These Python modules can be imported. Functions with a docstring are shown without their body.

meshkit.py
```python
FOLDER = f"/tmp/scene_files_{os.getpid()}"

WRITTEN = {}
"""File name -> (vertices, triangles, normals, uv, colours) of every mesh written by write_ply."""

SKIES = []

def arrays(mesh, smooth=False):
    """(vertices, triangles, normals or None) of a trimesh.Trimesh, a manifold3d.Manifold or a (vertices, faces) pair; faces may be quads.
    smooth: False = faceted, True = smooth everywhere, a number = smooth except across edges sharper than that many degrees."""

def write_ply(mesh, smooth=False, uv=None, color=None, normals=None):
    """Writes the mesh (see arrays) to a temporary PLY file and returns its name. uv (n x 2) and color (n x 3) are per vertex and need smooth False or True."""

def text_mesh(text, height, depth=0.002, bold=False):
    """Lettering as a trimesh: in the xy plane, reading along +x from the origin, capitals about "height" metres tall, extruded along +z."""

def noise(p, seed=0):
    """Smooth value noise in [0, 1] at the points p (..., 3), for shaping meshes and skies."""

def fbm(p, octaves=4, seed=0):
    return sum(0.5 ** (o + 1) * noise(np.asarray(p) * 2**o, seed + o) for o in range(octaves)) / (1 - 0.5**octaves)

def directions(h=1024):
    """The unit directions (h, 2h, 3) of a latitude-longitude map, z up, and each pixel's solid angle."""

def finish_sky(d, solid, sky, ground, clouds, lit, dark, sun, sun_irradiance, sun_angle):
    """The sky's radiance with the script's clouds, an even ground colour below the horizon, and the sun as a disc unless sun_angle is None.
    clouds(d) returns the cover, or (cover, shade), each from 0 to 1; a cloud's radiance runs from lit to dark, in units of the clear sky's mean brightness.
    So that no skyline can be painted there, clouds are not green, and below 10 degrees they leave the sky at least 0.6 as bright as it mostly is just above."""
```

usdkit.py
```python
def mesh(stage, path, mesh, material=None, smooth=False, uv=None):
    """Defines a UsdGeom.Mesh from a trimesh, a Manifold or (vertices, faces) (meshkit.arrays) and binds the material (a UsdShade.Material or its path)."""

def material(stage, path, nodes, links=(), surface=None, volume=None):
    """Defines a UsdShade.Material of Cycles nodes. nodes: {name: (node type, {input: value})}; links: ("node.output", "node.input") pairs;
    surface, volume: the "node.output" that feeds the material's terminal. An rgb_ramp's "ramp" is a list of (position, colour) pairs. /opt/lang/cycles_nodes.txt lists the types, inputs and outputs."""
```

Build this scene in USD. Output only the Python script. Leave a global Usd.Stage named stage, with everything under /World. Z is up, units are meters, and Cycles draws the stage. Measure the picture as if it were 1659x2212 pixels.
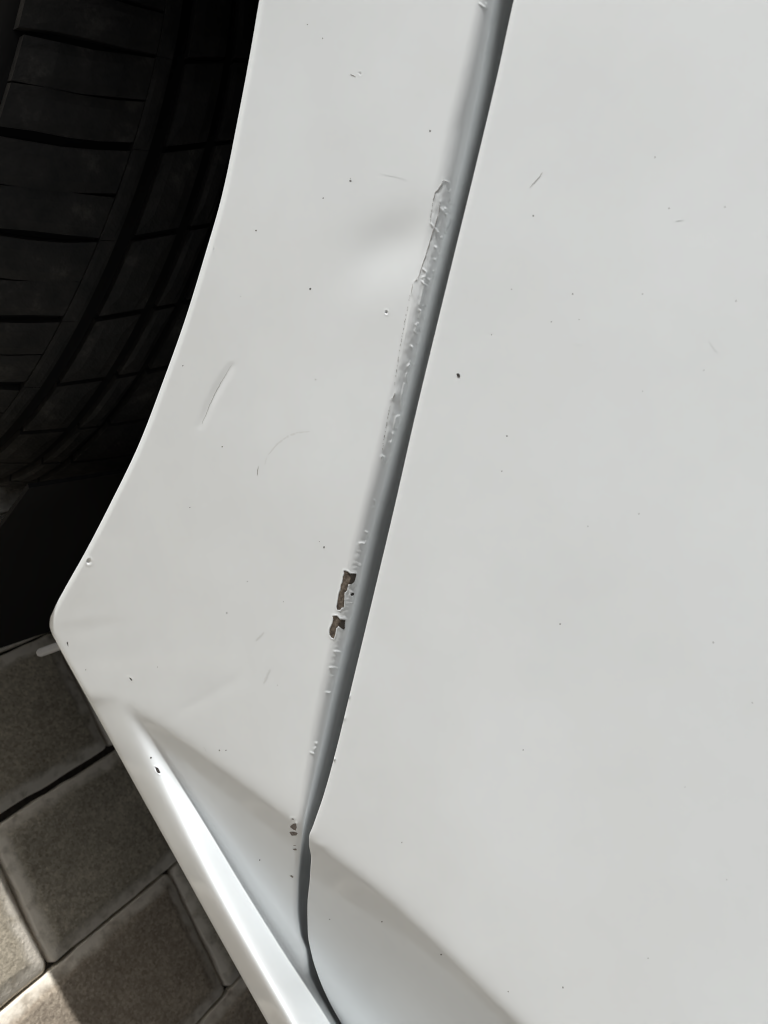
import math, numpy as np, trimesh, usdkit, meshkit
from pxr import Usd, UsdGeom, UsdLux, UsdShade, Gf, Sdf, Vt
from scipy.ndimage import gaussian_filter, map_coordinates
from shapely.geometry import Polygon, Point, box as sbox, LineString
from shapely import contains_xy

stage = Usd.Stage.CreateInMemory()
UsdGeom.SetStageUpAxis(stage, UsdGeom.Tokens.z)
UsdGeom.SetStageMetersPerUnit(stage, 1.0)
UsdGeom.Xform.Define(stage, '/World')
UsdGeom.Scope.Define(stage, '/World/Looks')
rng = np.random.default_rng(7)

# ------------------------------------------------------------------ camera
EXPOSURE = 0.19
CAM = np.array([0.0, -0.495, 1.012])
PITCH, YAW, ROLL = np.radians([35.0, 6.0, 62.0])
FWD = np.array([-np.sin(YAW) * np.cos(PITCH), np.cos(YAW) * np.cos(PITCH), -np.sin(PITCH)])
LR = np.cross(FWD, [0, 0, 1.0]); LR /= np.linalg.norm(LR)
LD = np.cross(FWD, LR)
RIGHT = np.cos(ROLL) * LR - np.sin(ROLL) * LD
DOWN = np.sin(ROLL) * LR + np.cos(ROLL) * LD
F = 1659.0                                           # sketch units: a 1659 x 2212 drawing of the view

cam = UsdGeom.Camera.Define(stage, '/World/camera')
cam.AddTransformOp().Set(Gf.Matrix4d(*RIGHT, 0, *(-DOWN), 0, *(-FWD), 0, *CAM, 1))
cam.CreateFocalLengthAttr(26.0)
cam.CreateHorizontalApertureAttr(26.0)
cam.CreateVerticalApertureAttr(26.0 * 4 / 3)
cam.CreateClippingRangeAttr(Gf.Vec2f(0.02, 200))
cam.CreateFStopAttr(11.0)
cam.CreateFocusDistanceAttr(0.50)
cam.CreateExposureAttr(EXPOSURE)

# ------------------------------------------------------------------ sky and sun
SUN = np.array([-0.890, -0.165, 0.370]); SUN /= np.linalg.norm(SUN)
SKY_STRENGTH, SUN_INTENSITY = 0.052, 1.25
usdkit.material(stage, '/World/Looks/sky_look', {
    's': ('sky_texture', {'sky_type': 'single_scattering', 'sun_disc': False, 'sun_elevation': float(math.asin(SUN[2])),
                          'sun_rotation': float(math.atan2(SUN[0], SUN[1])), 'aerosol_density': 5.0}),
    'h': ('hsv', {'saturation': 0.22}),
    'b': ('background_shader', {'strength': SKY_STRENGTH})}, [('s.color', 'h.color'), ('h.color', 'b.color')], surface='b.background')
dome = UsdLux.DomeLight.Define(stage, '/World/sky')
UsdShade.MaterialBindingAPI.Apply(dome.GetPrim()).Bind(UsdShade.Material.Get(stage, '/World/Looks/sky_look'))
dome.GetPrim().SetCustomDataByKey('kind', 'structure')
sun = UsdLux.DistantLight.Define(stage, '/World/sun')
sun.CreateIntensityAttr(SUN_INTENSITY); sun.CreateAngleAttr(0.53); sun.CreateNormalizeAttr(True)
sun.CreateColorAttr(Gf.Vec3f(1.0, 0.994, 0.983))
_x = np.cross([0, 0, 1.0], SUN); _x /= np.linalg.norm(_x); _y = np.cross(SUN, _x)
sun.AddTransformOp().Set(Gf.Matrix4d(*_x, 0, *_y, 0, *SUN, 0, 0, 0, 0, 1))

# ------------------------------------------------------------------ materials
def mat(name, nodes, links, surface='p.BSDF'):
    return usdkit.material(stage, '/World/Looks/' + name, nodes, links, surface=surface)

PAINT = mat('white_car_paint', {
    'g': ('geometry', {}),
    'n': ('noise_texture', {'scale': 7.0, 'detail': 5.0, 'roughness': 0.6}),
    'r': ('rgb_ramp', {'ramp': [(0.3, (0.695, 0.718, 0.724)), (0.7, (0.755, 0.786, 0.797))]}),
    'n2': ('noise_texture', {'scale': 900.0, 'detail': 1.0}),
    'b': ('bump', {'strength': 0.02, 'distance': 0.0004}),
    'p': ('principled_bsdf', {'roughness': 0.45, 'specular_ior_level': 0.35, 'coat_weight': 0.3, 'coat_roughness': 0.10})},
    [('g.position', 'n.vector'), ('n.fac', 'r.fac'), ('r.color', 'p.base_color'), ('g.position', 'n2.vector'),
     ('n2.fac', 'b.height'), ('b.normal', 'p.normal')])
RUST = mat('rusty_primer', {
    'g': ('geometry', {}),
    'n': ('noise_texture', {'scale': 420.0, 'detail': 4.0, 'roughness': 0.65}),
    'r': ('rgb_ramp', {'ramp': [(0.34, (0.035, 0.028, 0.021)), (0.5, (0.098, 0.076, 0.057)), (0.66, (0.18, 0.150, 0.117))]}),
    'b': ('bump', {'strength': 0.5, 'distance': 0.0006}),
    'p': ('principled_bsdf', {'roughness': 0.8})},
    [('g.position', 'n.vector'), ('n.fac', 'r.fac'), ('r.color', 'p.base_color'), ('n.fac', 'b.height'), ('b.normal', 'p.normal')])
RUST_DARK = mat('dark_bare_metal', {'p': ('principled_bsdf', {'base_color': (0.05, 0.042, 0.034), 'roughness': 0.6})}, [])
DARK_CHIP = mat('dark_chip', {'p': ('principled_bsdf', {'base_color': (0.035, 0.030, 0.028), 'roughness': 0.7})}, [])
GREY_CHIP = mat('grey_primer_chip', {
    'g': ('geometry', {}), 'n': ('noise_texture', {'scale': 600.0, 'detail': 3.0}),
    'r': ('rgb_ramp', {'ramp': [(0.3, (0.10, 0.085, 0.075)), (0.7, (0.24, 0.21, 0.19))]}),
    'p': ('principled_bsdf', {'roughness': 0.7})}, [('g.position', 'n.vector'), ('n.fac', 'r.fac'), ('r.color', 'p.base_color')])
SCUFF = mat('grey_scuff', {'p': ('principled_bsdf', {'base_color': (0.655, 0.675, 0.675), 'roughness': 0.6})}, [])
RUBBER = mat('tyre_rubber', {
    'g': ('geometry', {}),
    'n': ('noise_texture', {'scale': 38.0, 'detail': 6.0, 'roughness': 0.62}),
    'r': ('rgb_ramp', {'ramp': [(0.35, (0.010, 0.010, 0.0095)), (0.58, (0.020, 0.0187, 0.017)), (0.78, (0.06, 0.056, 0.049))]}),
    'n2': ('noise_texture', {'scale': 320.0, 'detail': 4.0}),
    'b': ('bump', {'strength': 0.5, 'distance': 0.001}),
    'p': ('principled_bsdf', {'roughness': 0.75, 'specular_ior_level': 0.3})},
    [('g.position', 'n.vector'), ('n.fac', 'r.fac'), ('r.color', 'p.base_color'), ('g.position', 'n2.vector'), ('n2.fac', 'b.height'), ('b.normal', 'p.normal')])
GROOVE = mat('tyre_groove_rubber', {'p': ('principled_bsdf', {'base_color': (0.006, 0.006, 0.006), 'roughness': 0.9, 'specular_ior_level': 0.2})}, [])
PLASTIC = mat('black_liner_plastic', {'p': ('principled_bsdf', {'base_color': (0.004, 0.004, 0.0045), 'roughness': 0.8, 'specular_ior_level': 0.2})}, [])
STUB = mat('grey_rubber_stub', {'p': ('principled_bsdf', {'base_color': (0.40, 0.40, 0.40), 'roughness': 0.6})}, [])

def paver_mat(name, dark, mid, light):
    return mat(name, {
        'g': ('geometry', {}),
        'n': ('noise_texture', {'scale': 15.0, 'detail': 8.0, 'roughness': 0.72}),
        'nf': ('noise_texture', {'scale': 230.0, 'detail': 4.0, 'roughness': 0.75}),
        'vo': ('voronoi_texture', {'scale': 330.0}),
        'mv': ('mix', {'mix_type': 'mix', 'fac': 0.20}),
        'm': ('mix', {'mix_type': 'mix', 'fac': 0.45}),
        'r': ('rgb_ramp', {'ramp': [(0.34, dark), (0.5, mid), (0.66, light)]}),
        'sx': ('separate_xyz', {}),
        'zr': ('map_range', {'from_min': -0.0035, 'from_max': -0.0008, 'to_min': 1.0, 'to_max': 0.0}),
        'ne': ('noise_texture', {'scale': 60.0, 'detail': 4.0}),
        'er': ('map_range', {'from_min': 0.30, 'from_max': 0.62, 'to_min': 0.15, 'to_max': 1.0}),
        'mu': ('math', {'math_type': 'multiply'}),
        'c': ('mix', {'mix_type': 'mix', 'color2': (0.76, 0.70, 0.60)}),
        'b': ('bump', {'strength': 0.75, 'distance': 0.0016}),
        'p': ('principled_bsdf', {'roughness': 0.9, 'specular_ior_level': 0.25})},
        [('g.position', 'n.vector'), ('g.position', 'nf.vector'), ('n.color', 'm.color1'), ('nf.color', 'm.color2'), ('m.color', 'mv.color1'), ('g.position', 'vo.vector'), ('vo.color', 'mv.color2'), ('mv.color', 'r.fac'),
         ('g.position', 'sx.vector'), ('sx.z', 'zr.value'), ('g.position', 'ne.vector'), ('ne.fac', 'er.value'),
         ('zr.result', 'mu.value1'), ('er.result', 'mu.value2'), ('mu.value', 'c.fac'), ('r.color', 'c.color1'),
         ('c.color', 'p.base_color'), ('nf.fac', 'b.height'), ('b.normal', 'p.normal')])
PAVER = [paver_mat('paver_brown_grey', (0.211, 0.184, 0.138), (0.396, 0.347, 0.266), (0.638, 0.563, 0.437)),
         paver_mat('paver_grey', (0.217, 0.193, 0.148), (0.408, 0.361, 0.282), (0.638, 0.573, 0.454)),
         paver_mat('paver_reddish', (0.211, 0.174, 0.135), (0.383, 0.321, 0.250), (0.613, 0.524, 0.412))]
SAND = mat('joint_sand', {
    'g': ('geometry', {}), 'n': ('noise_texture', {'scale': 160.0, 'detail': 5.0, 'roughness': 0.7}),
    'r': ('rgb_ramp', {'ramp': [(0.3, (0.03, 0.026, 0.022)), (0.7, (0.11, 0.097, 0.082))]}),
    'p': ('principled_bsdf', {'roughness': 0.95})}, [('g.position', 'n.vector'), ('n.fac', 'r.fac'), ('r.color', 'p.base_color')])
FAR = mat('far_ground', {
    'g': ('geometry', {}), 'n': ('noise_texture', {'scale': 8.0, 'detail': 5.0}),
    'r': ('rgb_ramp', {'ramp': [(0.3, (0.075, 0.072, 0.068)), (0.7, (0.12, 0.116, 0.11))]}),
    'p': ('principled_bsdf', {'roughness': 0.95})}, [('g.position', 'n.vector'), ('n.fac', 'r.fac'), ('r.color', 'p.base_color')])

# ------------------------------------------------------------------ helpers
CAR_AT = np.array([0.10, -0.10, 0.0])
used = {}
def path(parent, name):
    k = used.get((parent, name), 0); used[(parent, name)] = k + 1
    return f'{parent}/{name}' + (f'_{k:03d}' if k else '')
def put(parent, name, m, material, smooth=False, at=CAR_AT, **data):
    v, f = (m.vertices, m.faces) if hasattr(m, 'vertices') else m
    v = np.asarray(v, float) - at
    p = path(parent, name)
    o = usdkit.mesh(stage, p, (v, np.asarray(f)), material, smooth=smooth)
    for k, d in data.items():
        o.GetPrim().SetCustomDataByKey(k, d)
    return p
def ray(u, v):
    u, v = np.asarray(u, float), np.asarray(v, float)
    return FWD + ((u - 829.5) / F)[..., None] * RIGHT + ((v - 1106) / F)[..., None] * DOWN
def onY(u, v, y):                       # point of the sketch on the vertical plane at depth y
    d = ray(u, v); t = (np.asarray(y) - CAM[1]) / d[..., 1]
    return CAM + t[..., None] * d
def grid_faces(nr, nc):
    i = np.arange(nr * nc).reshape(nr, nc)
    a, b, c, d = i[:-1, :-1].ravel(), i[:-1, 1:].ravel(), i[1:, 1:].ravel(), i[1:, :-1].ravel()
    return np.vstack([np.c_[a, b, c], np.c_[a, c, d]])
def spline(pts, smooth=True):           # u as a function of v along an outline
    from scipy.interpolate import PchipInterpolator
    p = np.array(sorted(pts, key=lambda q: q[1]), float)
    s = PchipInterpolator(p[:, 1], p[:, 0], extrapolate=False)
    a = (p[1, 0] - p[0, 0]) / (p[1, 1] - p[0, 1]); b = (p[-1, 0] - p[-2, 0]) / (p[-1, 1] - p[-2, 1])
    def f(v):
        v = np.asarray(v, float); r = s(np.clip(v, p[0, 1], p[-1, 1]))
        return np.where(v < p[0, 1], p[0, 0] + a * (v - p[0, 1]), np.where(v > p[-1, 1], p[-1, 0] + b * (v - p[-1, 1]), r))
    return f
def polydist(u, v, line):               # distance to a polyline and the signed side (positive: to the right when going down)
    line = np.asarray(line, float)
    best, side = np.full(np.shape(u), 1e9), np.zeros(np.shape(u))
    for (ax, ay), (bx, by) in zip(line[:-1], line[1:]):
        dx, dy = bx - ax, by - ay
        t = np.clip(((u - ax) * dx + (v - ay) * dy) / (dx * dx + dy * dy), 0, 1)
        d = np.hypot(u - ax - t * dx, v - ay - t * dy)
        c = (u - ax) * dy - (v - ay) * dx
        m = d < best
        best = np.where(m, d, best); side = np.where(m, np.sign(c), side)
    return best, side
def smoothstep(x, a, b):
    t = np.clip((x - a) / (b - a), 0, 1); return t * t * (3 - 2 * t)

# ================================================================== pavement
ground = UsdGeom.Xform.Define(stage, '/World/ground').GetPrim(); ground.SetCustomDataByKey('kind', 'structure')
gsz = 40.0
put('/World/ground', 'ground_sheet', (np.array([[-gsz, -gsz, -.03], [gsz, -gsz, -.03], [gsz, gsz, -.03], [-gsz, gsz, -.03]]), np.array([[0, 1, 2], [0, 2, 3]])), FAR, at=np.zeros(3))
pav = UsdGeom.Xform.Define(stage, '/World/pavement').GetPrim(); pav.SetCustomDataByKey('kind', 'structure')
A = np.radians(3.6); EX = np.array([np.cos(A), np.sin(A)]); A2 = np.radians(94.6); EY = np.array([np.cos(A2), np.sin(A2)])
PH, PW = 0.184, 0.372                    # course width (along the car) and length (across) of the pavers
O = np.array([0.2497, -0.0650])          # a corner where a joint meets a course line (the T beside the sunlit patch)
CHAM = 0.019
def paver(i, j):
    """course i along the car, paver j across; running bond"""
    r = np.random.default_rng(1000 + i * 61 + j * 7)
    off = 0.0 if i % 2 else 0.187
    x0, x1 = (i) * PH, (i + 1) * PH
    y0 = off + j * PW; y1 = y0 + PW
    g = r.uniform(0.0012, 0.0024, 4)
    if i == -1: g[0] = .0045
    if i == -2: g[1] = .0040
    g2 = g.copy()
    x0 += g[0]; x1 -= g[1]; y0 += g[2]; y1 -= g[3]
    # outline with rounded corners and a wavy edge
    def ring(inset, z, wob, n=9, seed=0, rad=0.008):
        p = []
        a, b, c, d = x0 + inset, x1 - inset, y0 + inset, y1 - inset
        rad = max(0.004, rad - inset * 0.3)
        cs = [(b - rad, d - rad, 0), (a + rad, d - rad, 90), (a + rad, c + rad, 180), (b - rad, c + rad, 270)]
        corners = []
        for cx, cy, th in cs:
            corners.append([(cx + rad * np.cos(np.radians(th + q)), cy + rad * np.sin(np.radians(th + q))) for q in (0, 30, 60, 90)])
        for k in range(4):
            p += corners[k]
            s, e = np.array(corners[k][-1]), np.array(corners[(k + 1) % 4][0])
            m = n if k % 2 == 0 else 2 * n
            p += [tuple(s + (e - s) * t) for t in (np.arange(1, m) / m)]
        p = np.array(p)
        q = np.c_[p * 55, np.full(len(p), i * 3.1 + j * 1.7 + seed)]
        w = np.stack([meshkit.fbm(q, 3, 3) - .5, meshkit.fbm(q + 91, 3, 4) - .5], 1) * wob * 2
        zz = z + (meshkit.fbm(q * .7 + 13, 3, 5) - .5) * wob * 0.9 * (z < 0)
        return np.c_[p + w, zz]
    tilt = r.normal(0, 0.0012, 2)
    rings = [ring(0, -0.030, 0.0016), ring(0.0, -0.0075, 0.0026), ring(0.003, -0.0050, 0.0022), ring(CHAM * .62, -0.0034, 0.0036, seed=2), ring(CHAM, -0.0008, 0.0038, seed=5), ring(CHAM + .004, 0.0, 0.0016, seed=5)]
    n = len(rings[0])
    V = np.vstack(rings + [np.array([[(x0 + x1) / 2, (y0 + y1) / 2, 0.0]])])
    Fc = []
    for k in range(len(rings) - 1):
        for q in range(n):
            a, b = k * n + q, k * n + (q + 1) % n
            Fc += [(a, b, b + n), (a, b + n, a + n)]
    top = (len(rings) - 1) * n
    Fc += [(top + q, top + (q + 1) % n, len(V) - 1) for q in range(n)]
    cx, cy = (x0 + x1) / 2, (y0 + y1) / 2
    V[:, 2] += r.normal(0, 0.0006) + (V[:, 0] - cx) * tilt[0] + (V[:, 1] - cy) * tilt[1]
    xy = O + V[:, :1] * EX + V[:, 1:2] * EY
    return np.c_[xy, V[:, 2]], np.array(Fc)
for i in range(-9, 10):
    for j in range(-5, 6):
        put('/World/pavement', 'paver', paver(i, j), PAVER[int(np.random.default_rng(i * 31 + j * 17 + 900).integers(3))], smooth=50, at=np.zeros(3))
# joint sand: an uneven sheet just under the paver edges
gx, gy = np.meshgrid(np.arange(-1.75, 2.15, 0.012), np.arange(-2.0, 2.2, 0.012), indexing='ij')
gz = -0.026 + 0.012 * meshkit.fbm(np.stack([gx * 22, gy * 22, gx * 0], -1), 4, 11)
put('/World/pavement', 'joint_sand', (np.stack([gx, gy, gz], -1).reshape(-1, 3), grid_faces(*gx.shape)), SAND, smooth=True, at=np.zeros(3))

# ================================================================== car
car = UsdGeom.Xform.Define(stage, '/World/white_car'); car.AddTranslateOp().Set(Gf.Vec3d(*CAR_AT))
cp = car.GetPrim()
cp.SetCustomDataByKey('label', 'white car with cracked and chipped paint on its fender edge beside the door gap')
cp.SetCustomDataByKey('category', 'car')
CAR = '/World/white_car'
YP = -0.165                               # the plane of the car's side

ARCH = [(735, -1000), (668, -600), (605, -250), (560, 0), (543, 100), (515, 250), (480, 420), (440, 560), (400, 690), (350, 830), (300, 960), (240, 1085), (183, 1195), (138, 1275), (117, 1315),
        (108, 1338), (107, 1350), (111, 1366), (122, 1388), (204, 1536), (294, 1700), (384, 1862), (481, 2037), (579, 2212), (860, 2714)]
GAP = [(1270, -1000), (1165, -450), (1062, -100), (1042, 0), (1013, 160), (972, 350), (925, 555), (885, 715), (840, 890), (806, 1030), (783, 1120), (745, 1290), (700, 1490), (670, 1640), (652, 1730), (640, 1800), (636, 1880), (634, 1960), (640, 2015), (652, 2050), (659, 2100), (681, 2149), (716, 2212), (1000, 2714)]
DOOR = [(1355, -1000), (1222, -450), (1135, -100), (1110, 0), (1075, 160), (1030, 350), (980, 555), (941, 715), (899, 890), (850, 1105), (806, 1290), (758, 1490), (721, 1640), (700, 1715), (676, 1785), (668, 1808), (668, 1825), (672, 1852), (670, 1890), (664, 1960), (665, 2015), (674, 2065), (690, 2115), (712, 2165), (738, 2212), (1020, 2714)]
fL, fG, fE = spline(ARCH), spline(GAP), spline(DOOR)
CREASE = spline([(268, 1512), (300, 1545), (372, 1590), (470, 1660), (555, 1722), (640, 1786), (800, 1904), (1500, 2410)])
VALLEY = spline([(272, 1522), (296, 1548), (350, 1618), (410, 1700), (480, 1794), (560, 1910), (650, 2045), (700, 2110), (1150, 2714)])
CREST = spline([(262, 1516), (288, 1572), (335, 1670), (393, 1781), (461, 1912), (545, 2060), (632, 2212), (900, 2714)])
SHELF = spline([(266, 1516), (300, 1560), (378, 1670), (450, 1781), (531, 1912), (626, 2060), (730, 2212), (1024, 2714)])

def base_curve(P):                       # gentle crown of the car's side
    return 0.05 * (P[..., 2] - 0.65) - 0.095 * (P[..., 0] + 0.05) + ((P[..., 2] - 0.86) ** 2) / (2 * 1.9) + ((P[..., 0] + 0.05) ** 2) / (2 * 60.0)

# --- relief of the fender below its crease, laid out on a raster, then softened
RS, U0, V0 = 4.0, -300.0, -1100.0
ru, rv = np.meshgrid(np.arange(U0, 1900, RS), np.arange(V0, 3500, RS), indexing='ij')
k1, k2, k3, k4 = CREASE(rv), VALLEY(rv), CREST(rv), fL(rv)
kS = np.minimum(SHELF(rv), k2 - 6)
gro = np.clip((rv - 1525) / (2060 - 1525), 0, 1.4)
dval = 0.0440 * gro ** 0.85
dshf = 1.03 * dval
dcrs = -0.0040 * np.clip((rv - 1540) / 300, 0, 1) - 0.007 * np.clip((rv - 1700) / 512, 0, 1.5)
dlip = dcrs + 0.010 * np.clip((rv - 1450) / 300, 0, 1) + 0.010 * np.clip((rv - 1600) / 500, 0, 1.4)
rel = np.where(ru >= k1, 0.0, np.where(ru >= k2, dval * (k1 - ru) / np.maximum(k1 - k2, 1),
      np.where(ru >= kS, dshf + (dval - dshf) * (ru - kS) / np.maximum(k2 - kS, 1), np.where(ru >= k3, dcrs + (dshf - dcrs) * (ru - k3) / np.maximum(kS - k3, 1), dcrs + (dlip - dcrs) * np.clip((k3 - ru) / np.maximum(k3 - k4, 1), 0, 2)))))
rel = np.where(rv < 1516, 0.0, rel)
# the lower edge towards the arch corner rounds under
REL = gaussian_filter(rel, 2.2)
REL = 0.55 * REL + 0.45 * gaussian_filter(rel, 5.0)
def relief(u, v):
    return map_coordinates(REL, [(u - U0) / RS, (v - V0) / RS], order=3, mode='nearest')

# --- marks of damage (sketch coordinates)
def c6(*p): return [(548.6 + .2727 * a, 1097.2 + .2727 * b) for a, b in p]
def c5(*p): return [(658.3 + .3472 * a, 329.2 + .3472 * b) for a, b in p]
def c7(*p): return [(493.7 + .2646 * a, 1645.8 + .2646 * b) for a, b in p]
def c4(*p): return [(.46295 * a, 1536.1 + .46295 * b) for a, b in p]
def c8(*p): return [(822.9 + .5040 * a, 274.3 + .5040 * b) for a, b in p]
RUST_CHIPS = [c6((712, 497), (745, 505), (762, 525), (812, 520), (805, 560), (785, 598), (745, 610), (735, 655), (718, 672), (716, 725), (712, 785), (695, 790), (682, 808), (660, 805), (655, 785), (668, 710), (675, 670), (685, 655), (690, 610), (702, 590), (705, 545), (715, 530)),
              c6((622, 855), (660, 857), (682, 885), (722, 888), (718, 962), (705, 962), (668, 935), (650, 955), (645, 1000), (630, 1035), (610, 1025), (598, 1000), (600, 960), (622, 915), (628, 885))]
DARK_CHIPS = [c6((763, 692), (773, 675), (793, 671), (792, 688), (777, 699)), c4((724, 262), (737, 265), (747, 285), (742, 294), (730, 282)),
              [(279, 1464), (283, 1465), (286, 1470), (283, 1470)], [(986, 807), (990, 806), (994, 810), (992, 815), (987, 813)]]
GREY_CHIPS = [c7((500, 530), (528, 505), (552, 503), (557, 535), (545, 562), (525, 550)), c7((496, 571), (530, 569), (568, 580), (552, 600), (515, 604)),
              c7((522, 711), (555, 706), (557, 722), (535, 722)), c7((496, 930), (515, 926), (532, 938), (522, 946)), c7((512, 461), (533, 465), (531, 472), (515, 468)), c7((530, 681), (552, 680), (552, 686), (530, 687))]
CRACKS = [c5((895, 182), (880, 180), (862, 176), (850, 200), (838, 216), (830, 232), (812, 245), (806, 268), (800, 290)),
          c5((842, 305), (835, 370), (815, 440), (795, 500), (765, 600), (750, 650), (735, 690), (710, 770), (695, 792), (675, 805)),
          c5((672, 820), (660, 880)), c5((560, 1500), (553, 1524), (538, 1534))]
DASHES = [c5((800, 290), (793, 340), (783, 400), (782, 440)), c5((655, 890), (635, 990), (615, 1090), (590, 1230), (575, 1330), (558, 1450)), c5((540, 1545), (525, 1600), (508, 1700), (490, 1800), (478, 1900), (480, 1918))]
RIDGES = [c5((782, 440), (795, 458)), c5((808, 470), (830, 500)), c5((735, 725), (755, 745), (752, 775), (728, 780)), c5((728, 800), (740, 818), (744, 790)), c5((744, 820), (728, 890), (714, 950)),
          c5((712, 985), (722, 985), (712, 1030)), c5((705, 1065), (690, 1075), (700, 1080), (684, 1115), (700, 1128)), c5((700, 1190), (708, 1195)), c5((700, 1235), (690, 1268)),
          c5((664, 1290), (655, 1315), (640, 1340)), c5((672, 1315), (690, 1325), (704, 1318)), c5((636, 1378), (630, 1400)), c5((620, 1440), (605, 1510), (597, 1560), (597, 1600)), c5((595, 1635), (580, 1645), (568, 1650), (560, 1690), (555, 1720)),
          c5((553, 1740), (545, 1780)), c5((540, 1800), (530, 1845)), c5((538, 1890), (520, 1915), (500, 1945), (490, 1940)), c5((475, 1895), (483, 1920)),
          c5((845, 345), (862, 370), (870, 350), (882, 352)), c5((915, 420), (905, 455), (880, 500)), c5((938, 315), (925, 330), (915, 322)), c5((820, 660), (805, 665), (815, 672)), c5((870, 590), (885, 585)),
          c6((835, 282), (880, 280), (888, 262)), c6((885, 190), (905, 195), (895, 220)), c6((830, 455), (852, 452)), c6((800, 640), (815, 615)), c6((768, 752), (790, 750)), c6((740, 890), (765, 880)), c6((640, 1140), (690, 1145)),
          c6((600, 1268), (680, 1268)), c6((620, 1335), (640, 1330)), c6((570, 1465), (610, 1464)), c6((445, 1938), (475, 1948)), c6((475, 1915), (490, 1900)), c6((488, 1865), (500, 1862)),
          [(1036, 8), (1044, 14), (1052, 18), (1050, 8)], [(1066, 40), (1062, 50)], [(1058, 70), (1052, 90), (1058, 105)], [(1045, 110), (1060, 118)]]
NAMED = len(RIDGES)
for k in range(90):                       # small flakes strewn down the rolled edge
    vv = rng.uniform(400, 700) if k < 60 else rng.uniform(700, 1100)
    uu = fG(vv) + rng.uniform(10, 55)
    a = rng.uniform(-1, 1) + (1.3 if rng.random() < .6 else 0); L = rng.uniform(2.0, 5.0)
    RIDGES.append([(uu, vv), (uu + L * np.cos(a), vv - L * np.sin(a)), (uu + 1.7 * L * np.cos(a + .5), vv - 1.7 * L * np.sin(a + .5))])
CHIP_POLYS = [Polygon(p) for p in RUST_CHIPS + DARK_CHIPS[:3] + GREY_CHIPS]
PIT = [(835, 675, 4.5), (778, 159, 3.5), (192, 1213, 7), (741, 1549, 6), (748, 1505, 3), (462, 538, 2.5), (237, 1210, 2)]

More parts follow.
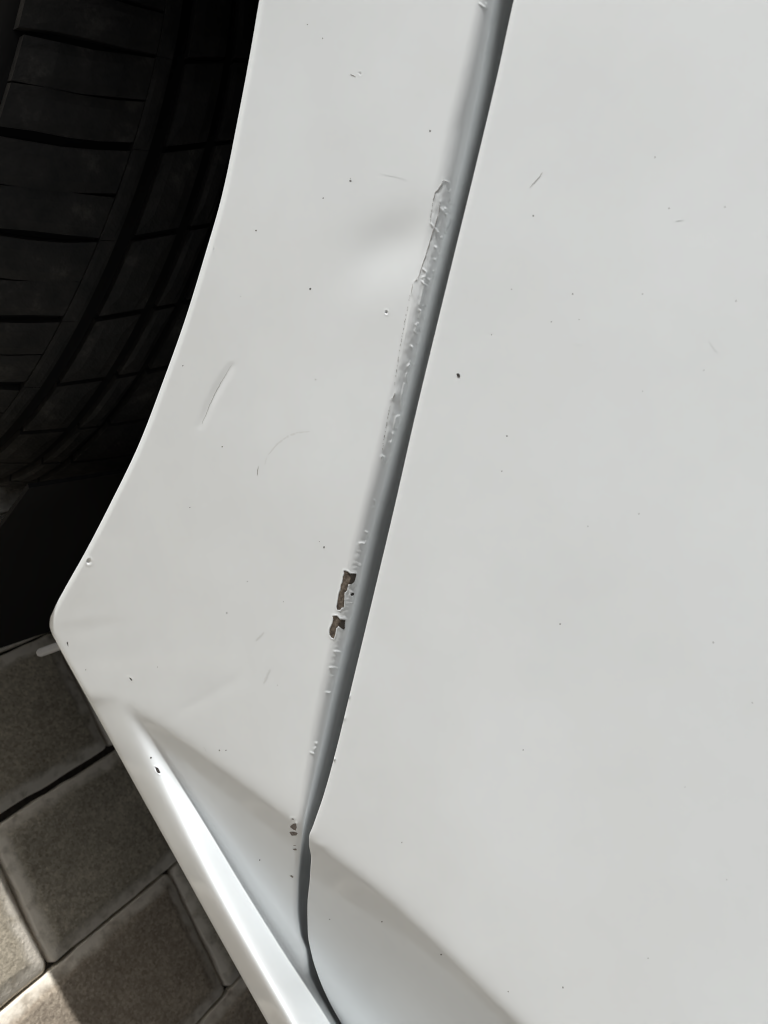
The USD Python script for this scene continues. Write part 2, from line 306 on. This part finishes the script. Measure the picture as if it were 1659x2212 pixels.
def damage(u, v):
    """small relief: + is inboard (metres)"""
    y = np.zeros_like(u)
    # soft dent beside the gap, with a low swelling under it
    y += 0.00125 * np.exp(-(((u - 850) * .86 - (v - 530) * .51) / 95) ** 2 - (((u - 850) * .51 + (v - 530) * .86) / 62) ** 2)
    y -= 0.00018 * np.exp(-((u - 800) / 75) ** 2 - ((v - 660) / 70) ** 2)
    # long crease scratch near the arch
    s = np.array([(499, 790), (484, 815), (467, 845), (454, 872), (444, 898), (433, 922)], float)
    d, sd = polydist(u, v, s)
    t = np.clip((v - 780) / 150, 0, 1); env = np.sin(np.pi * np.clip(t, 0, 1)) ** .6
    y += 0.00042 * env * np.exp(-(d / 9.0) ** 2)
    # lifted paint film along the gap edge
    m = (u > fG(v) - 70) & (v > 350) & (v < 1020)
    if m.any():
        um, vm = u[m], v[m]
        left = np.interp(vm, [372, 390, 440, 485, 500, 610, 700, 860, 995, 1010], [966, 945, 936, 930, 934, 893, 878, 848, 824, 830])
        inside = smoothstep(um - left, -1.2, 1.2) * smoothstep(vm, 378, 392) * (1 - smoothstep(vm, 985, 1005))
        bl = meshkit.fbm(np.stack([um / 22, vm / 34, um * 0], -1), 3, 21) - .5
        fine = meshkit.fbm(np.stack([um / 5, vm / 4, um * 0], -1), 2, 22) - .5
        deep = smoothstep(um - fG(vm), 22, 40) * smoothstep(vm, 420, 560) * (1 - smoothstep(vm, 760, 900))
        y[m] += inside * (-0.00006 + 0.00050 * bl) + deep * 0.00035 * fine
    # scraped texture above the rusty chips
    m = (u > fG(v) - 6) & (u < fG(v) + 40) & (v > 1140) & (v < 1560)
    if m.any():
        um, vm = u[m], v[m]
        w = smoothstep(vm, 1150, 1180) * (1 - smoothstep(vm, 1380, 1540)) * (1 - smoothstep(um - fG(vm), 22, 38)) * smoothstep(um - fG(vm), -4, 6)
        y[m] += w * 0.00022 * (meshkit.fbm(np.stack([um / 16, vm / 2.6, um * 0], -1), 3, 5) - .5)
    for L in RIDGES:
        a = np.array(L); lo, hi = a.min(0) - 8, a.max(0) + 8
        m = (u > lo[0]) & (u < hi[0]) & (v > lo[1]) & (v < hi[1])
        if m.any():
            d, sd = polydist(u[m], v[m], L)
            y[m] -= 0.00028 * np.exp(-(d / 1.7) ** 2)
    for L in CRACKS:
        a = np.array(L); lo, hi = a.min(0) - 12, a.max(0) + 12
        m = (u > lo[0]) & (u < hi[0]) & (v > lo[1]) & (v < hi[1])
        if m.any():
            d, sd = polydist(u[m], v[m], L)
            y[m] -= 0.00016 * np.exp(-(d / 3.5) ** 2) * np.where(sd > 0, 1, .2)
    for P in CHIP_POLYS:
        x0, y0, x1, y1 = P.bounds
        m = (u > x0 - 6) & (u < x1 + 6) & (v > y0 - 6) & (v < y1 + 6)
        if m.any():
            um, vm = u[m], v[m]
            d, _ = polydist(um, vm, list(P.exterior.coords))
            ins = contains_xy(P, um, vm)
            y[m] += np.where(ins, 0.0007 * smoothstep(d, 0, 2.0), -0.0003 * np.exp(-(d / 2.4) ** 2))
    for a, b, r in PIT:
        m = (np.abs(u - a) < 4 * r) & (np.abs(v - b) < 4 * r)
        if m.any():
            q = np.hypot((u[m] - a) * 1.25, v[m] - b) / r
            y[m] += 0.00060 * np.exp(-q ** 2 * 1.6) * (r / 5) - 0.0003 * np.exp(-((q - 1.1) / .35) ** 2) * (r / 5) + 0.0003 * (r / 5) * np.exp(-((u[m] - a + .3 * r) ** 2 + (v[m] - b) ** 2) / (.2 * r) ** 2)
    # faint waves near the lower corner
    y += 0.00016 * np.exp(-((u - 190) / 60) ** 2 - ((v - 1345) / 25) ** 2) * np.sin((v - 1345) / 14 + (u - 190) / 60)
    y += 0.00010 * smoothstep(u, 300, 420) * np.exp(-(((v - 1520) + (u - 420) * .55) / 16) ** 2) * (1 - smoothstep(u, 480, 560))
    return y

GAPLINE = np.c_[fG(np.arange(-1000, 3300, 40.0)), np.arange(-1000, 3300, 40.0)]
def roll(u, v):                          # the fender turning into the door gap
    s = u - fG(v) - np.interp(v, [0, 280, 600, 890, 1370, 1600, 1780, 1900], [-16, -29, -18, -12, -14, -13, -3, -4])
    s = np.maximum(s, 0)
    st = np.interp(v, [0, 280, 600, 890, 1370, 1600, 1780, 1900], [40, 54, 41, 40, 36, 31, 16, 13])
    q = 0.00021
    lower = smoothstep(v, 1790, 1900)
    return (1 + 0.5 * lower) * np.where(s < st, q * s * s / (2 * st), q * st / 2 + q * (s - st) + np.minimum(7.0 * q / st * np.maximum(s - st, 0) ** 2, 0.00095 * np.maximum(s - st, 0)))

def fender_y(u, v, fine=True):
    P = onY(u, v, np.full(np.shape(u), YP))
    y = YP + base_curve(P) + relief(u, v) + roll(u, v)
    e = np.clip(1 - (u - fL(v)) / np.interp(v, [0, 1200, 1500, 1900], [15, 15, 12, 8]), 0, 1)        # rounding at the wheel arch and along the lower lip
    y = y + np.interp(v, [0, 1200, 1400, 1600], [.0020, .0020, .0016, .0018]) * e ** 2.2
    if fine:
        y = y + damage(u, v)
    return y
def door_crease(u):
    return np.interp(u, [600, 672, 690, 720, 790, 850, 950, 1090, 1300, 2500], [1800, 1815, 1832, 1855, 1908, 1958, 2052, 2190, 2392, 3540])
# door relief below its crease
du, dv = np.meshgrid(np.arange(500.0, 3200, RS), np.arange(-1100.0, 3500, RS), indexing='ij')
below = np.minimum(np.maximum(dv - door_crease(du), 0) * 0.72, 330)
drel = 0.00024 * below
DREL = 0.6 * gaussian_filter(drel, 2.5) + 0.4 * gaussian_filter(drel, 5.0)
DOOR_MARKS = [(1248, 742, 3, -.08), (1062, 724, 2.5, .12)]
def door_y(u, v):
    P = onY(u, v, np.full(np.shape(u), YP))
    y = YP - 0.0035 + base_curve(P) + map_coordinates(DREL, [(u - 500.0) / RS, (v + 1100.0) / RS], order=3, mode='nearest')
    e = np.clip(1 - (u - fE(v)) / 14.0, 0, 1)
    y = y + 0.0003 * e ** 2
    # tiny nicks on the edge, little pits on the skin
    for a, b, r in [(706, 1664, 3.5), (752, 1504, 4.5), (741, 1549, 6), (722, 1640, 2)]:
        y = y - 0.0008 * np.exp(-((u - a) ** 2 + (v - b) ** 2) / r ** 2)
    y = y + 0.0007 * np.exp(-((u - 743) ** 2 + (v - 1546) ** 2) / 9.0)
    for a, b, r, q in DOOR_MARKS:
        y = y + 0.001 * q * np.exp(-((u - a) ** 2 / (r * 2.2) ** 2 + (v - b) ** 2 / r ** 2))
    y = y - 0.0002 * np.exp(-((u - 690) / 16) ** 2 - ((v - 1826) / 9) ** 2) + 0.0003 * np.exp(-((u - 682) / 9) ** 2 - ((v - 1850) / 8) ** 2)
    return y

# --- fender mesh
V = np.concatenate([np.arange(-1000, -40, 24.0), np.arange(-40, 2240, 2.4), np.arange(2240, 3300, 24.0)])
tl = np.concatenate([np.linspace(0, 24, 17), np.linspace(24, 60, 10)[1:]])                 # px from the arch edge
tr = np.concatenate([np.arange(-80, 90, 1.8)])                                            # px around the gap edge
rows = []
lo, hi = fL(V), fG(V)
mid = np.linspace(0, 1, 120)
cols = []
right_end = np.maximum(fE(V) + 45, hi + 80)
for v, a, g, re in zip(V, lo, hi, right_end):
    start, stop = a + 60, g - 80
    if stop < start + 30:
        stop = start + 30
    r_ = np.linspace(stop, re, 96)
    rows.append(np.concatenate([a + tl, start + (stop - start) * mid[1:], r_[1:]]))
U = np.array(rows); VV = np.repeat(V[:, None], U.shape[1], 1)
Y = fender_y(U, VV)
P = onY(U, VV, Y)
edge = P[:, 0]
flange = np.stack([edge + [0, .030, 0], edge + [0, .012, .0005], edge + [0, .003, .0005]], 1)
P = np.concatenate([flange, P], 1)
fender = put(CAR, 'fender', (P.reshape(-1, 3), grid_faces(P.shape[0], P.shape[1])), PAINT, smooth=True)

av = np.arange(-1000, 1340, 20.0)
ae = fender_y(fL(av), av)
s0 = onY(fL(av), av, ae); aw = smoothstep(av, 880, 1200)[:, None]
put(CAR, 'arch_liner', (np.stack([s0 + [.004, .028, .002], s0 + aw * [-.045, .10, -.03] + (1 - aw) * [.012, .10, .004], s0 + aw * [-.15, .30, -.10] + (1 - aw) * [.012, .30, .004], s0 + [.0, .50, -.1]], 1).reshape(-1, 3), grid_faces(len(av), 4)), PLASTIC, smooth=True)

# --- door mesh
V = np.concatenate([np.arange(-1000, -40, 30.0), np.arange(-40, 2240, 3.0), np.arange(2240, 3300, 24.0)])
t = np.concatenate([np.linspace(0, 14, 12), np.linspace(14, 60, 14)[1:], np.linspace(60, 1700, 220)[1:]])
U = fE(V)[:, None] + t[None]
VV = np.repeat(V[:, None], len(t), 1)
P = onY(U, VV, door_y(U, VV))
e0 = door_y(fE(V), V)
hem = np.stack([onY(fE(V) + 60, V, e0 + .030), onY(fE(V) + 12, V, e0 + .0045), onY(fE(V) + 3, V, e0 + .0040), onY(fE(V) + .6, V, e0 + .0020)], 1)
P = np.concatenate([hem, P], 1)
door = put(CAR, 'front_door', (P.reshape(-1, 3), grid_faces(P.shape[0], P.shape[1])), PAINT, smooth=True)

# --- chips and marks as thin pieces lying in the paint
def patch(poly, yfun, lift, wob=0.6, seg=2.0):
    pol = Polygon(poly).buffer(0)
    ext = np.array(pol.segmentize(seg).exterior.coords)[:-1]
    w = meshkit.fbm(np.c_[ext / 3.0, np.zeros(len(ext))], 2, 9) - .5
    c = ext.mean(0); ext = ext + (ext - c) / np.linalg.norm(ext - c, axis=1)[:, None] * (w * 2 * wob)[:, None]
    tri = trimesh.creation.triangulate_polygon(Polygon(ext).buffer(0), engine='earcut')
    v2, f2 = tri
    u, v = v2[:, 0], v2[:, 1]
    return np.asarray(onY(u, v, yfun(u, v) + lift)), np.asarray(f2)
fy0 = lambda u, v: fender_y(u, v, False)
for p in RUST_CHIPS:
    put(fender, 'rust_chip', patch(p, fy0, -0.00012, 1.3, 1.2), RUST, label='brown rusty patch where the white paint has come off')
for p in [c6((760, 528), (812, 521), (805, 560), (786, 597), (752, 606), (768, 565)), c6((692, 892), (721, 889), (717, 960), (706, 960), (672, 936))]:
    put(fender, 'dark_chip', patch(p, fy0, -0.00022, .8), RUST_DARK)
for p in GREY_CHIPS:
    put(fender, 'paint_chip', patch(p, fy0, -0.00012, .4), GREY_CHIP)
for p in DARK_CHIPS[:3]:
    put(fender, 'dark_chip', patch(p, fy0, -0.00012, .2, 1.0), DARK_CHIP)
put(door, 'dark_chip', patch(DARK_CHIPS[3], door_y, -0.00018, .2, 1.0), DARK_CHIP)

def ribbon(line, width, yfun, lift=-0.0001, dash=None, seed=0):
    r = np.random.default_rng(seed)
    ls = LineString(line); n = max(2, int(ls.length / 2.2))
    q = np.array([ls.interpolate(k / n, normalized=True).coords[0] for k in range(n + 1)])
    q += r.normal(0, .35, q.shape)
    tg = np.gradient(q, axis=0); tg /= np.maximum(np.linalg.norm(tg, axis=1), 1e-9)[:, None]
    nr = np.c_[-tg[:, 1], tg[:, 0]]
    w = width * (0.55 + .45 * np.sin(np.linspace(0, np.pi, n + 1))) * r.uniform(.7, 1.3, n + 1)
    a, b = q - nr * w[:, None] / 2, q + nr * w[:, None] / 2
    uv = np.stack([a, b], 1).reshape(-1, 2)
    vv = onY(uv[:, 0], uv[:, 1], yfun(uv[:, 0], uv[:, 1]) + lift)
    f = []
    for k in range(n):
        if dash and r.random() > dash:
            continue
        f += [(2 * k, 2 * k + 1, 2 * k + 3), (2 * k, 2 * k + 3, 2 * k + 2)]
    return vv, np.array(f)
for k, L in enumerate(CRACKS):
    put(fender, 'crack', ribbon(L, 1.0 if k != 2 else .8, fender_y, seed=k), GREY_CHIP)
flk = []
for k, L in enumerate(RIDGES):            # curled paint edges standing off the surface
    rb = ribbon(L, 1.4 if k < NAMED else 1.0, fender_y, lift=-.0008 if k < NAMED else -.0005, seed=100 + k)
    if k < NAMED:
        put(fender, 'paint_flake', rb, PAINT)
    else:
        flk.append(trimesh.Trimesh(*rb, process=False))
put(fender, 'paint_crumbs', trimesh.util.concatenate(flk), PAINT, kind='stuff')
for k, L in enumerate(DASHES):
    put(fender, 'crack', ribbon(L, 1.1, fender_y, dash=.36, seed=40 + k), GREY_CHIP)
put(fender, 'scratch', ribbon([(499, 790), (484, 815), (467, 845), (454, 872), (444, 898), (436, 915)], 0.6, fender_y, seed=3), GREY_CHIP, label='thin dark scratch in a shallow crease near the wheel arch')
put(fender, 'scratch', ribbon([(577, 986), (573, 998), (572, 1004)], 0.8, fender_y, seed=4), SCUFF)
put(fender, 'scratch', ribbon([(558, 1008), (556, 1018), (556, 1027)], 1.2, fender_y, seed=5), GREY_CHIP)
put(fender, 'scuff_mark', ribbon([(668, 932), (645, 934), (622, 942), (600, 958), (588, 972), (580, 982)], 4.0, fender_y, lift=-.00002, dash=.85, seed=6), SCUFF)
put(door, 'scratch', ribbon([(1172, 373), (1160, 388), (1145, 405)], 1.0, door_y, seed=8), GREY_CHIP)
put(door, 'scratch', ribbon([(1531, 736), (1538, 746), (1550, 762)], 1.1, door_y, seed=9), SCUFF)
put(door, 'scratch', ribbon([(1457, 477), (1476, 474)], 1.6, door_y, seed=12), PAINT)
put(fender, 'scratch', ribbon([(756, 161), (762, 163), (768, 166)], 1.4, fender_y, seed=13), GREY_CHIP)
put(fender, 'scratch', ribbon([(820, 475 - 100), (870, 385), (878, 390)], .8, fender_y, seed=14), SCUFF)
put(fender, 'scuff_mark', ribbon([(553, 1384), (560, 1376), (570, 1365)], 4, fender_y, lift=-.00006, seed=21), SCUFF)
put(fender, 'scuff_mark', ribbon([(570, 1476), (575, 1462), (583, 1446)], 5, fender_y, lift=-.00006, seed=22), SCUFF)
put(fender, 'scratch', ribbon([(440, 1614), (446, 1623)], 1.4, fender_y, seed=15), SCUFF)

def specks(pts, yfun, seed):
    r = np.random.default_rng(seed); vs, fs, n = [], [], 0
    for a, b, s in pts:
        k = 7; th = np.arange(k) / k * 2 * np.pi; el = r.uniform(.55, 1); ro = r.uniform(0, 3)
        q = s * np.c_[np.cos(th), el * np.sin(th)] * r.uniform(.75, 1.2, k)[:, None]
        q = np.c_[q[:, 0] * np.cos(ro) - q[:, 1] * np.sin(ro), q[:, 0] * np.sin(ro) + q[:, 1] * np.cos(ro)] + [a, b]
        q = np.vstack([q, [a, b]])
        lift = np.r_[np.full(k, -.00004), -.0001]
        vs.append(onY(q[:, 0], q[:, 1], yfun(q[:, 0], q[:, 1]) + lift))
        fs += [(n + i, n + (i + 1) % k, n + k) for i in range(k)]; n += k + 1
    return np.vstack(vs), np.array(fs)
FS = [(664, 53, 1.6), (697, 83, 1.7), (929, 283, 2.3), (757, 391, 2.4), (698, 428, 1.7), (553, 498, 2.0), (670, 624, 2.4), (480, 965, 1.6), (410, 1096, 1.3), (700, 1182, 2.4), (690, 1170, 1), (490, 1324, 1.9),
      (534, 1256, 1.3), (326, 1637, 2.0), (474, 1621, 1.9), (488, 1621, 1.7), (561, 1858, 1.7), (682, 820, 1.2), (778, 160, 1.6), (630, 1893, 2.3), (612, 1300, 1), (395, 790, 1.4), (757, 386, .9), (340, 1441, 1), (185, 1447, 1.1), (520, 640, .9), (600, 1480, .9)]
DS = [(1237, 635, 1.9), (1191, 695, 1.6), (1062, 723, 1.8), (1095, 942, 2.0), (1084, 1018, 1.8), (1270, 1137, 1.4), (1210, 1348, 1.9), (1541, 1388, 2.0), (1625, 1518, 1.5), (1130, 1620, 1.7), (868, 1820, 1.8), (953, 2062, 2.4), (1098, 2142, 1.9),
      (1216, 2133, 2.4), (1415, 340, 1.8), (1388, 635, 1.4), (825, 1991, 1.8), (712, 1986, 1.7), (1445, 450, 1.6), (1251, 690, 1.1), (1566, 447, 1.6), (1590, 650, 1.7), (1152, 466, 2.2), (1105, 625, 1.3), (1092, 630, 1), (1520, 800, 1.5), (1380, 1110, 1.4), (1388, 845, 1.2), (1480, 1700, 1.1), (1400, 2070, 1.4), (960, 1700, 1), (1310, 1850, 1), (1570, 1900, 1.2), (1230, 255, 1)]
put(fender, 'dark_specks', specks(FS, fender_y, 3), DARK_CHIP, kind='stuff')
put(door, 'dark_specks', specks([(a, b, .85 * c) for a, b, c in DS if c > 1.05], door_y, 4), DARK_CHIP, kind='stuff')

# ------------------------------------------------------------------ tyre
WC = np.array([-0.627, 0.0, 0.357]); R = 0.361; ST = np.radians(21.5)
AX = np.array([np.sin(ST), np.cos(ST), 0]); BX = np.array([AX[1], -AX[0], 0])
def wheel(th, y, r):
    th, y, r = np.broadcast_arrays(np.asarray(th, float), np.asarray(y, float), np.asarray(r, float))
    return WC + AX * y[..., None] + (np.cos(th)[..., None] * BX + np.sin(th)[..., None] * np.array([0, 0, 1.])) * r[..., None]
Y1, Y2, Y3 = 0.0495, 0.0935, 0.118          # the three grooves in view
YO, YI = -0.064, 0.188
gd = 0.0085
def crown(y):
    q = (y - .062) / .126
    return R + 0.001 - 0.010 * np.abs(q) ** 3.2
prof = [(-.060, .215), (-.078, .245), (-.084, .275), (-.080, .310), (-.072, .335), (YO, float(crown(YO)) - gd - .002), (-.04, float(crown(-.04)) - gd), (-.02, float(crown(-.02)) - gd), (.0, float(crown(0.)) - gd), (.035, float(crown(.035)) - gd), (.07, float(crown(.07)) - gd), (.105, float(crown(.105)) - gd), (.14, float(crown(.14)) - gd), (.17, float(crown(.17)) - gd), (YI, float(crown(YI)) - gd - .002), (.196, .335), (.206, .31), (.212, .275), (.207, .245), (.194, .215)]
prof = np.array(prof); th = np.linspace(0, 2 * np.pi, 145)
TT, YYp = np.meshgrid(th, prof[:, 0], indexing='ij'); RRp = np.repeat(prof[None, :, 1], len(th), 0)
tyre = put(CAR, 'tyre', (wheel(TT, YYp, RRp).reshape(-1, 3), grid_faces(len(th), len(prof))), GROOVE, smooth=40, label='black tyre with worn tread, turned outwards in the wheel arch')
def block(t0, t1, ya, yb, skew, bev=0.0016, seed=0):
    """a tread block from angle t0 to t1 and across from ya to yb"""
    r = np.random.default_rng(seed)
    n, m = 5, 5
    a = np.linspace(0, 1, n); b = np.linspace(0, 1, m)
    A_, B_ = np.meshgrid(a, b, indexing='ij')
    y = ya + (yb - ya) * B_
    t = t0 + (t1 - t0) * A_ + skew(y)
    rr = crown(y) + r.normal(0, .0004)
    top = wheel(t, y, rr)
    rim = (A_ == 0) | (A_ == 1) | (B_ == 0) | (B_ == 1)
    low = wheel(t, y, crown(y) - gd - .004)
    # bevelled top edge: rim drops a little
    top = np.where(rim[..., None], wheel(t, y, rr - bev), top)
    Vt_ = np.vstack([top.reshape(-1, 3)])
    Fc = grid_faces(n, m).tolist()
    i = np.arange(n * m).reshape(n, m)
    loop = np.concatenate([i[0, :-1], i[:-1, -1], i[-1, :0:-1], i[:0:-1, 0]])
    lowv = low.reshape(-1, 3)[loop]; base = len(Vt_); L = len(loop)
    for k in range(L):
        q = (k + 1) % L
        Fc += [(loop[k], base + k, base + q), (loop[k], base + q, loop[q])]
    return np.vstack([Vt_, lowv]), np.array(Fc)
NP = 30; pt = 2 * np.pi / NP
sk1 = lambda y: 1.13 * y
sk2 = lambda y: 1.83 * (y - .075)
D35, D41 = np.radians(35.0), np.radians(41.0)
for k in range(NP):
    t0, t2 = D35 + k * pt, D41 + k * pt
    # wide outer rib: a thick slot, then a fine sipe half way; its inner margin runs on unbroken
    ra, rb_, rc = np.random.default_rng(700 + k).uniform(-1, 1, 3)
    put(tyre, 'tread_block', block(t0 + .010 + .003 * ra, t0 + pt * .5 - .0018, YO + .003 * rb_, Y1 - .020, lambda y: sk1(y) + .004 * np.sin(y * 210 + 3 * ra), seed=k), RUBBER)
    put(tyre, 'tread_block', block(t0 + pt * .5 + .0018, t0 + pt - .010 + .003 * rc, YO + .003 * ra, Y1 - .020, lambda y: sk1(y) + .004 * np.sin(y * 210 + 3 * rc), seed=50 + k), RUBBER)
    put(tyre, 'tread_block', block(t0 + .0006, t0 + pt - .0006, Y1 - .0195, Y1 - .0065, sk1, bev=.0006, seed=300), RUBBER)
    put(tyre, 'tread_block', block(t2 + .008, t2 + pt - .008, Y1 + .0065, Y2 - .005, sk2, seed=100 + k), RUBBER)
    put(tyre, 'tread_block', block(t2 + .006, t2 + pt - .006, Y2 + .005, Y3 - .004, sk2, seed=150 + k), RUBBER)
    put(tyre, 'tread_block', block(t2 + .008, t2 + pt - .008, Y3 + .004, YI, sk2, seed=200 + k), RUBBER)

# ------------------------------------------------------------------ wheel house, underside and the rest of the body beyond the frame
def extrude(poly, y0, y1):                 # polygon in x,z swept along y
    m = trimesh.creation.extrude_polygon(poly, y1 - y0, engine='earcut')
    v = m.vertices; return np.c_[v[:, 0], y0 + v[:, 2], v[:, 1]], m.faces[:, ::-1]
th = np.linspace(0.02, np.pi + .35, 60)
LRAD = 0.56
arc = np.array([(WC[0] + LRAD * np.cos(a), WC[2] + .03 + LRAD * np.sin(a)) for a in th])
arc2 = np.array([(WC[0] + (LRAD + .004) * np.cos(a), WC[2] + .03 + (LRAD + .004) * np.sin(a)) for a in th[::-1]])
put(CAR, 'wheel_liner', extrude(Polygon(np.vstack([arc, arc2])), YP + .034, .56), PLASTIC, smooth=30)
put(CAR, 'wheel_liner_wall', extrude(Polygon(arc), .56, .565), PLASTIC)
put(CAR, 'underbody', (lambda m: (m.vertices, m.faces))(trimesh.creation.box(bounds=[[-.10, YP + .28, .26], [2.6, 1.55, .40]])), PLASTIC)
put(CAR, 'splash_shield', (lambda m: (m.vertices, m.faces))(trimesh.creation.box(bounds=[[-1.40, .34, .20], [-.10, 1.55, .26]])), PLASTIC)
put(CAR, 'splash_guard', extrude(Polygon([(-.204, .425), (-.190, .34), (-.158, .20), (-.124, .098), (-.120, .098), (-.154, .20), (-.186, .34), (-.200, .425)]), -.125, .42), PLASTIC, smooth=30)
# body skin ahead of and above the wheel, outside the frame
side = Polygon([(-1.45, .25), (-1.45, .70), (-1.30, .86), (-.62, .98), (-.50, .99), (-.50, .78), (-.95, .80), (-.95, .25)]).difference(Point(WC[0], WC[2] + .03).buffer(.445, 48))
side = side.difference(Polygon([(-.60, .2), (-.2, .2), (-.2, .70), (-.49, .765), (-.60, .70)]))
side = max(getattr(side, 'geoms', [side]), key=lambda g: g.area)
put(CAR, 'fender_front', extrude(side, YP + .004, YP + .030), PAINT, smooth=30)
top = Polygon([(-1.45, .70), (-1.30, .86), (-.62, .98), (-.30, 1.02), (.35, 1.50), (1.6, 1.50), (2.3, 1.05), (2.6, 1.0), (2.6, .99), (2.28, 1.03), (1.58, 1.47), (.36, 1.47), (-.30, 1.0), (-.62, .965), (-1.29, .845), (-1.44, .69)])
bump = Polygon([(-1.45, .25), (-1.45, .70), (-1.30, .85), (-.98, .90), (-.92, .76), (-1.02, .60), (-1.06, .25)]).difference(Point(WC[0], WC[2] + .03).buffer(.44, 48))
put(CAR, 'front_bumper', extrude(bump, YP - .105, YP + .003), PAINT, smooth=30)
put(CAR, 'bonnet_and_roof', extrude(top, YP + .06, 1.55), PAINT, smooth=30)
put(CAR, 'far_side', extrude(Polygon([(-1.45, .3), (-1.45, .70), (-1.30, .84), (-.62, .96), (2.6, 1.0), (2.6, .3)]), 1.55, 1.58), PAINT)

# ------------------------------------------------------------------ small grey stub under the fender corner
def capsule(a, b, r):
    a, b = np.array(a), np.array(b)
    m = trimesh.creation.capsule(height=np.linalg.norm(b - a), radius=r, count=[16, 16])
    m.apply_transform(trimesh.geometry.align_vectors([0, 0, 1], (b - a) / np.linalg.norm(b - a))); m.apply_translation((a + b) / 2 - m.bounds.mean(0))
    return m
pa, pb = onY(np.array(89.), np.array(1409.), np.array(YP + .075)), onY(np.array(175.), np.array(1378.), np.array(YP + .09))
put(CAR, 'rubber_stub', capsule(pa, pb, 0.0044), STUB, smooth=True, label='grey rounded stub poking out from under the fender corner')
